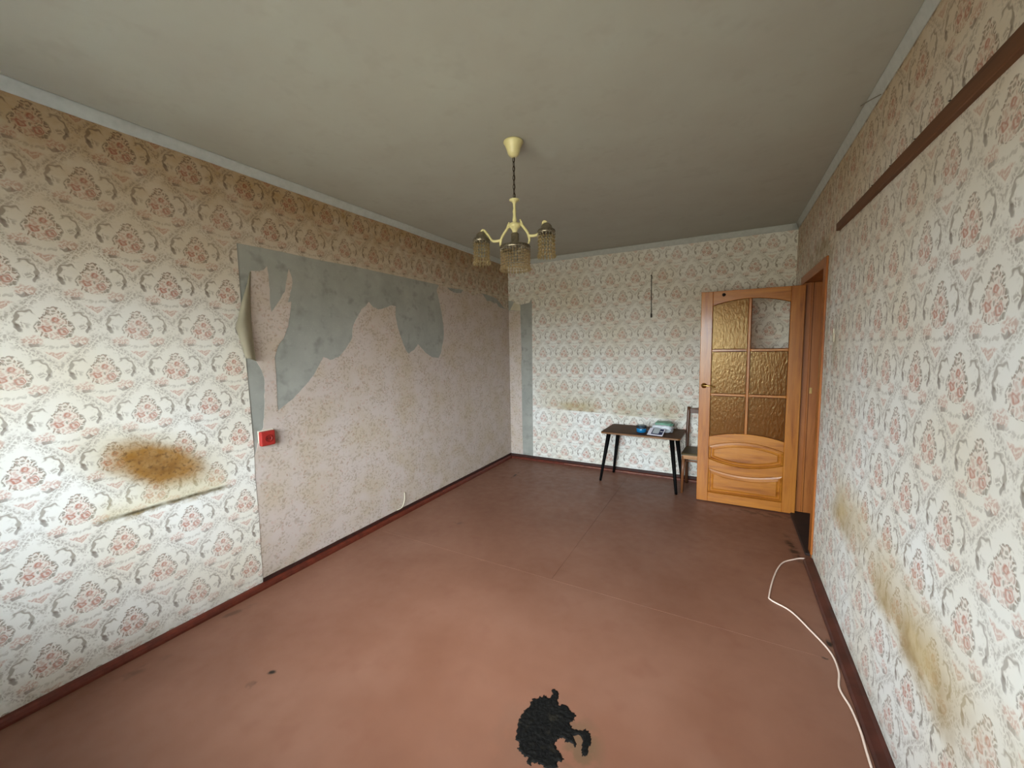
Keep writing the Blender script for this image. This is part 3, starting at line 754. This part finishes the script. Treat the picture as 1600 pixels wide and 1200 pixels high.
# ================================================================== CHAIR (mostly behind the door)
M['chairw'] = wood('chair_beech', 'Z', hexc('#8a5a34'), hexc('#74472a'), hexc('#4a2a16'), 0.35, knots=False)
M['chaird'] = wood('chair_dark_beech', 'Z', hexc('#5f3a20'), hexc('#4d2d17'), hexc('#351d0d'), 0.35, knots=False)
M['chairl'] = wood('chair_light_beech', 'X', hexc('#b98a5a'), hexc('#a8784a'), hexc('#845730'), 0.35, knots=False)
M['seat'] = plain('olive_brown_seat', hexc('#57461f'), 0.5, var=0.25, scale=10)
ch = thing('wooden_chair', (2.285, -0.235, 0), 'brown wooden chair with worn olive seat half hidden behind the open door', 'chair')
SH = 0.385
for s in (-1, 1):
    obj('leg', tube([(s*.180, -.155, 0), (s*.176, -.152, .20), (s*.172, -.150, SH-.02)], [.011, .014, .016], 10), M['chairw'], ch, smooth=True)
    obj('back_post', tube(smoothpath([(s*.165, .17, 0), (s*.165, .145, .2), (s*.165, .14, SH), (s*.163, .155, .58), (s*.158, .185, .80)], 4), [.016]*17, 10), M['chaird'], ch, smooth=True)
obj('top_rail', prism([(-.158, .735), (.158, .735), (.158, .785), (0, .797), (-.158, .785)], lambda a, c, d: (a, d+.182+0.012*(1-(a/.158)**2), c), -.008, .008, bev=.003), M['chaird'], ch)
def seatpoly(w0, w1, d): return [(-w0, -d), (w0, -d), (w1, d), (-w1, d)]
obj('seat', prism([(-.192, -.155), (-.175, -.175), (.175, -.175), (.192, -.155), (.178, .14), (-.178, .14)], tm, SH-.004, SH+.014, bev=.006), M['seat'], ch)
obj('apron', box(-.18, .18, -.165, -.150, SH-.045, SH-.004, .003), M['chairl'], ch)
obj('apron', box(-.178, -.165, -.150, .13, SH-.045, SH-.004, .003), M['chairw'], ch)
obj('apron', box(.165, .178, -.150, .13, SH-.045, SH-.004, .003), M['chairw'], ch)
obj('stretcher', box(-.168, .168, -.004, .008, .272, .286, .003), M['chairw'], ch)
for s in (-1, 1): obj('stretcher', tube([(s*.176, -.15, .28), (s*.165, .145, .28)], .008, 8), M['chairw'], ch, smooth=True)

# ================================================================== CHANDELIER
M['cream'] = plain('ivory_enamel', hexc('#e2d7a0'), 0.3, var=0.06)
M['nickel'] = plain('tarnished_metal', hexc('#9a9180'), 0.3, 0.8, var=0.25, scale=40)
M['chain'] = plain('dark_bronze_chain', hexc('#3a2c1c'), 0.4, 0.7)
M['crystal'] = mixglass('amber_crystal', (0.95, 0.87, 0.68, 1), 0.5, 0.05, 3.0, 0, 0.5, (0.95, 0.82, 0.55, 1))
M['bulb'] = mixglass('bulb_glass', (0.9, 0.9, 0.86, 1), 0.3, 0.1, 1.2, 0, 0.5, (0.7, 0.7, 0.66, 1))
cx, cy = 1.453, -2.544
chn = thing('chandelier', (cx, cy, 1.84), 'ivory chandelier with two arms and amber crystal-bead shades hanging from the ceiling', 'chandelier')
Z0 = 1.84
def P(prof): return [(r, z-Z0) for r, z in prof]
obj('ceiling_cup', lathe(P([(0, 2.499), (.050, 2.499), (.052, 2.493), (.046, 2.484), (.036, 2.462), (.030, 2.440), (.022, 2.428), (.010, 2.422), (0, 2.421)]), 28), M['cream'], chn, smooth=True)
bmc = bmesh.new(); zt = 2.424; k = 0
while zt > 2.215:
    pts = []
    for i in range(12):
        a = 2*PI*i/12; lx = .0058*math.cos(a); lz = .0145*math.sin(a)
        pts.append((lx if k % 2 == 0 else 0, lx if k % 2 else 0, zt-.0145+lz-Z0))
    tube(pts, .0018, 5, bm=bmc, closed=True); zt -= .0225; k += 1
tube([(.002, .002, 2.42-Z0), (.003, -.001, 2.32-Z0), (.001, .002, 2.21-Z0)], .0016, 5, bm=bmc)
obj('chain', bmc, M['chain'], chn, smooth=True)
obj('stem', lathe(P([(0, 2.212), (.026, 2.211), (.027, 2.207), (.014, 2.200), (.008, 2.190), (.0065, 2.165), (.010, 2.150), (.0075, 2.140), (.009, 2.122), (.012, 2.106), (.010, 2.098), (.014, 2.092), (.030, 2.088), (.033, 2.080), (.030, 2.070), (.020, 2.064), (.013, 2.049), (.010, 2.036), (0, 2.036)]), 24), M['cream'], chn, smooth=True)
obj('socket_sleeve', lathe(P([(.017, 2.040), (.021, 2.036), (.021, 1.968), (.024, 1.966), (.010, 1.962), (0, 1.962)]), 20), M['nickel'], chn, smooth=True)
def octa(bm, p, r, h):
    p = Vector(p); t_ = bm.verts.new(p+Vector((0, 0, h))); b_ = bm.verts.new(p-Vector((0, 0, h)))
    e_ = [bm.verts.new(p+Vector((r*math.cos(a+.4), r*math.sin(a+.4), 0))) for a in (0, PI/3, 2*PI/3, PI, 4*PI/3, 5*PI/3)]
    for i in range(6):
        bm.faces.new((t_, e_[i], e_[(i+1) % 6])); bm.faces.new((b_, e_[(i+1) % 6], e_[i]))
def shade(par, c, R, zt, zb, n, rows, capr, label):
    """holed metal ring with hanging bead strands"""
    x, y = c
    ring = bmesh.new()
    lathe([(R-.002, zt), (R+.004, zt-.002), (R+.005, zt-.016), (R+.001, zt-.022), (R-.003, zt-.021), (R-.004, zt-.004), (R-.002, zt)], 32, bm=ring, at=(x, y, 0))
    # scalloped lower rim
    for i in range(n):
        a = 2*PI*i/n
        bmesh.ops.create_icosphere(ring, subdivisions=1, radius=.006, matrix=Matrix.Translation((x+(R+.002)*math.cos(a), y+(R+.002)*math.sin(a), zt-.024)))
    # spider bars to the centre
    for i in range(3):
        a = 2*PI*i/3+.3; tube([(x, y, zt-.001), (x+R*math.cos(a), y+R*math.sin(a), zt-.003)], .003, 5, bm=ring)
    ro = obj('gallery_ring', ring, M['nickel'], par, smooth=True)
    hol = bmesh.new()
    for i in range(n):
        a = 2*PI*(i+.5)/n
        bmesh.ops.create_icosphere(hol, subdivisions=1, radius=.0028, matrix=Matrix.Translation((x+(R+.004)*math.cos(a), y+(R+.004)*math.sin(a), zt-.010)))
    obj('ring_holes', hol, M['knot'], ro)
    cry = bmesh.new(); step = (zt-.028-zb)/rows
    for i in range(n):
        a = 2*PI*i/n
        for r_ in range(rows):
            zz = zt-.028-step*(r_+.5); last = r_ == rows-1
            dr = .004 if last else 0
            octa(cry, (x+(R+dr)*math.cos(a), y+(R+dr)*math.sin(a), zz), min(.0070, step*.46) if not last else .0074, step*.56 if not last else step*.75)
    obj('bead_curtain', cry, M['crystal'], par)
    tagp(par.children[-1] if par.children else ro, None)
    obj('bulb', lathe([(0, zt-.085), (.012, zt-.082), (.020, zt-.066), (.019, zt-.050), (.011, zt-.034), (.010, zt-.012), (0, zt-.012)], 14), M['bulb'], par, smooth=True).location = (x, y, 0)
shade(chn, (0, 0), .075, 1.977-Z0, 1.846-Z0, 30, 7, .02, 'c')
for ang, rr, dz in ((193, .188, 0.0), (8, .172, .008)):
    a = math.radians(ang); ux, uy = math.cos(a), math.sin(a)
    L = lambda r, z: (r*ux, r*uy, z+dz-Z0)
    zt0 = 2.030+dz
    main = smoothpath([L(.026, 2.080), L(.045, 2.062), (L(.072, 2.024)), L(.080, 1.995), L(.078, 1.978)], 5)
    am = bmesh.new()
    tube(main, [.006]*5+[.007]*5+[.0075]*5+[.006]*5+[.003], 8, bm=am)
    tube(smoothpath([L(.072, 2.012), L(.095, 2.008), L(.125, 2.012), L(.150, 2.045), L(rr-.015, 2.072), L(rr, 2.066), L(rr, 2.052)], 5), [.0075]*10+[.0065]*10+[.0055]*11, 8, bm=am)
    tube(smoothpath([L(.045, 2.064), L(.034, 2.090), L(.030, 2.098)], 4), [.005]*5+[.004]*4, 7, bm=am)
    bmesh.ops.create_icosphere(am, subdivisions=2, radius=.006, matrix=Matrix.Translation(L(.076, 1.974)))
    arm = obj('arm', am, M['cream'], chn, smooth=True)
    c_ = (rr*ux, rr*uy)
    obj('cap', lathe([(0, zt0-Z0+.034), (.010, zt0-Z0+.033), (.022, zt0-Z0+.026), (.029, zt0-Z0+.014), (.030, zt0-Z0+.004), (.036, zt0-Z0+.001), (.036, zt0-Z0-.002), (0, zt0-Z0-.002)], 22), M['nickel'], chn, smooth=True).location = (c_[0], c_[1], 0)
    shade(chn, c_, .040, zt0-Z0, zt0-Z0-.140, 16, 6, .02, 's')
for o in chn.children:
    if o.name.startswith('bead_curtain'): o['kind'] = 'stuff'; o['label'] = 'curtain of amber crystal beads'

# ================================================================== SMALL THINGS ON WALLS AND FLOOR
# red surface socket
M['red'] = plain('red_plastic', hexc('#a62a23'), 0.5, var=0.08)
so = thing('wall_socket', (0.0, -3.088, 0.875), 'red square surface socket at the edge of the torn floral wallpaper', 'socket')
obj('housing', box(0, .030, -.042, .042, 0, .088, .006, seg=2), M['red'], so)
def ringx(R0, R1, d0, d1):
    return [(R0, d0), (R1, d0), (R1, d1), (R0, d1), (R0, d0)]
rg = obj('socket_well', lathe([(.019, 0), (.022, 0), (.022, .004), (.019, .004), (.017, .0015), (0, .0015)], 22), plain('dark_red_well', hexc('#8d1f18'), 0.5), so, smooth=False)
rg.location = (.030, 0, .044); rg.rotation_euler = (0, PI/2, 0)
for dy in (-.008, .008):
    h = obj('pin_hole', lathe([(0, 0), (.003, 0), (.003, .0022), (0, .0022)], 8), M['knot'], so); h.location = (.030, dy, .044); h.rotation_euler = (0, PI/2, 0)
obj('back_plate', box(-.001, .006, -.046, .046, .02, .094, .002), plain('cream_plastic', hexc('#d8d0bc'), 0.5), so)

# brown batten on the right wall with small nails
M['batten'] = wood('brown_batten', 'Y', hexc('#6b4224'), hexc('#5c381d'), hexc('#432611'), 0.6, knots=False)
bt = thing('wall_batten', (W, -1.58, 2.053), 'long brown wooden batten nailed high along the door wall', 'batten')
bp_ = bmesh.new(); rings = []
for i in range(41):
    f = i/40; y_ = -3.5*f; lo = -0.014*min(f*3.5/1.55, 2.4)*1.0; hi = .041-0.005*min(f*3.5/1.55, 2.4)
    lo += .0015*noise.noise(Vector((f*17, 0, 0))); hi += .0015*noise.noise(Vector((f*19, 5, 0)))
    rings.append([bp_.verts.new(q) for q in ((0, y_, lo), (-.016, y_, lo), (-.018, y_, lo+.003), (-.018, y_, hi-.003), (-.016, y_, hi), (0, y_, hi))])
for A, B in zip(rings, rings[1:]):
    for k in range(6): bp_.faces.new((A[k], A[(k+1) % 6], B[(k+1) % 6], B[k]))
bp_.faces.new(rings[0]); bp_.faces.new(rings[-1][::-1])
obj('board', bp_, M['batten'], bt)
for yv in (-.62, -.83, -1.05, -1.28):
    obj('nail', tube(smoothpath([(-.010, yv, .024), (-.012, yv+.002, .036), (-.020, yv+.005, .038)], 4), .0016, 6), M['knot'], bt, smooth=True)

# hanging cord with hook on the far wall
co = thing('hanging_cord', (1.734, -0.004, 1.73), 'thin dark cord hanging from a nail on the far wall', 'cord')
obj('cord', tube(smoothpath([(-.003, -.004, .437), (-.0015, -.003, .30), (0, -.003, .15), (.002, -.003, .02)], 6), .0038, 7), M['knot'], co, smooth=True)
obj('nail', lathe([(0, -.012), (.003, -.012), (.003, .003), (.007, .004), (.007, .006), (0, .006)], 10), M['knot'], co, smooth=True)
nl = [o for o in co.children if o.name.startswith('nail')][0]; nl.location = (-.003, -.003, .437); nl.rotation_euler = (PI/2, 0, 0)
obj('hook_end', lathe([(0, -.004), (.007, 0), (.009, .015), (.008, .035), (.004, .042), (0, .043)], 12), M['knot'], co, smooth=True).location = (.002, -.008, 0)

# nail with a thread of paper on the left wall
obj_n = tagp(obj('wall_nail', lathe([(0, -.006), (.003, -.006), (.003, .016), (.006, .017), (.006, .019), (0, .019)], 10), plain('bright_nail', hexc('#c9c2b4'), 0.35, 0.6), smooth=True), 'small bright nail in the damask edge of the torn wall', 'nail')
obj_n.location = (0.001, -0.835, 2.035); obj_n.rotation_euler = (0, PI/2, 0)

# loose wire at the right cornice
tagp(obj('loose_wire', tube(smoothpath([(W-.004, -2.185, 2.452), (W-.020, -2.14, 2.463), (W-.028, -2.06, 2.487), (W-.034, -2.02, 2.497)], 6), .0022, 6), plain('grey_wire', hexc('#8a8376'), 0.6), smooth=True), 'short loose grey wire on the ceiling above the door wall', 'wire')

# white cable on the floor
M['cable'] = plain('white_cable_sheath', hexc('#e6cdbd'), 0.45, var=0.06)
CP = [(2.972, -1.318), (2.93, -1.325), (2.883, -1.363), (2.81, -1.451), (2.752, -1.634), (2.707, -1.87), (2.712, -1.925), (2.793, -1.986), (2.858, -2.109), (2.915, -2.243), (2.923, -2.361), (2.905, -2.47), (2.922, -2.562), (2.928, -2.661), (2.925, -2.75), (2.92, -2.9), (2.90, -3.3), (2.91, -3.9), (2.90, -4.6), (2.93, -5.0)]
pth = smoothpath([(a, b_, .0045) for a, b_ in CP], 8)
tagp(obj('floor_cable', tube(pth, .0042, 8), M['cable'], smooth=True), 'thin white cable snaking over the floor along the door wall', 'cable')

# burnt patch on the floor
BURN = [(1.844, -3.024), (1.855, -3.014), (1.878, -3.023), (1.887, -3.058), (1.901, -3.079), (1.912, -3.062), (1.932, -3.063), (1.957, -3.085), (1.977, -3.083), (1.97, -3.111), (1.966, -3.129), (1.981, -3.143), (2.01, -3.14), (2.028, -3.121), (2.046, -3.132), (2.063, -3.166), (2.057, -3.193), (2.062, -3.217), (2.043, -3.226), (2.033, -3.196), (2.03, -3.169), (2.012, -3.154), (1.994, -3.17), (2.01, -3.187), (2.014, -3.206), (1.996, -3.194), (1.977, -3.204), (1.968, -3.188), (1.955, -3.198), (1.941, -3.223), (1.959, -3.241), (1.98, -3.254), (1.997, -3.264), (1.986, -3.277), (1.975, -3.282), (1.985, -3.299), (1.95, -3.321), (1.928, -3.314), (1.899, -3.322), (1.901, -3.34), (1.883, -3.337), (1.877, -3.318), (1.849, -3.316), (1.834, -3.303), (1.825, -3.28), (1.808, -3.282), (1.802, -3.26), (1.79, -3.224), (1.783, -3.192), (1.784, -3.168), (1.793, -3.142), (1.79, -3.107), (1.809, -3.086), (1.824, -3.069), (1.831, -3.058), (1.848, -3.07), (1.858, -3.058), (1.856, -3.043)]
def inpoly(x, y, P_):
    r = False; j = len(P_)-1
    for i in range(len(P_)):
        if (P_[i][1] > y) != (P_[j][1] > y) and x < (P_[j][0]-P_[i][0])*(y-P_[i][1])/(P_[j][1]-P_[i][1])+P_[i][0]: r = not r
        j = i
    return r
m, t, b = new_mat('charred_hardboard'); M['char'] = m
vec = objco(t); n1, _ = noise_(t, vec, 60, 5, 0.7); n2, _ = noise_(t, vec, 25, 3)
c = mixc(t, n1.lin(0.4, 0.62), hexc('#040303'), hexc('#0d0b08'))
c = mixc(t, n2.lin(0.58, 0.72)*0.8, c, hexc('#241f16'))
c = mixc(t, n1.lin(0.70, 0.76)*0.8, c, hexc('#6b5f50'))
t.links.new(c, b.inputs['Base Color']); b.inputs['Roughness'].default_value = 0.7; b.inputs['Specular IOR Level'].default_value = 0.2; bump(t, b, n1, 0.8, 0.006)
S_ = 0.0042; bmb = bmesh.new(); vd_ = {}
x0b, y0b = 1.775, -3.345
def inb(i, j):
    x_, y_ = x0b+(i+.5)*S_, y0b+(j+.5)*S_
    wx = noise.noise(Vector((x_*90, y_*90, 0)))*.007; wy = noise.noise(Vector((x_*90, y_*90, 9)))*.007
    return inpoly(x_+wx, y_+wy, BURN)
cells = {(i, j) for i in range(72) for j in range(82) if inb(i, j)}
def vtx(i, j):
    if (i, j) not in vd_:
        full = all((i-a, j-b_) in cells for a in (0, 1) for b_ in (0, 1))
        x_, y_ = x0b+i*S_, y0b+j*S_
        hgt = (.0025+.004*abs(noise.noise(Vector((x_*55, y_*55, 2))))+.0022*noise.noise(Vector((x_*150, y_*150, 4)))) if full else 0.0002
        j1 = noise.noise(Vector((x_*200, y_*200, 1)))*.0016; j2 = noise.noise(Vector((x_*200, y_*200, 6)))*.0016
        vd_[(i, j)] = bmb.verts.new((x_+j1, y_+j2, max(hgt, .0002)))
    return vd_[(i, j)]
for (i, j) in sorted(cells): bmb.faces.new((vtx(i, j), vtx(i+1, j), vtx(i+1, j+1), vtx(i, j+1)))
obj('burnt_patch', bmb, M['char'], floor, smooth=True)
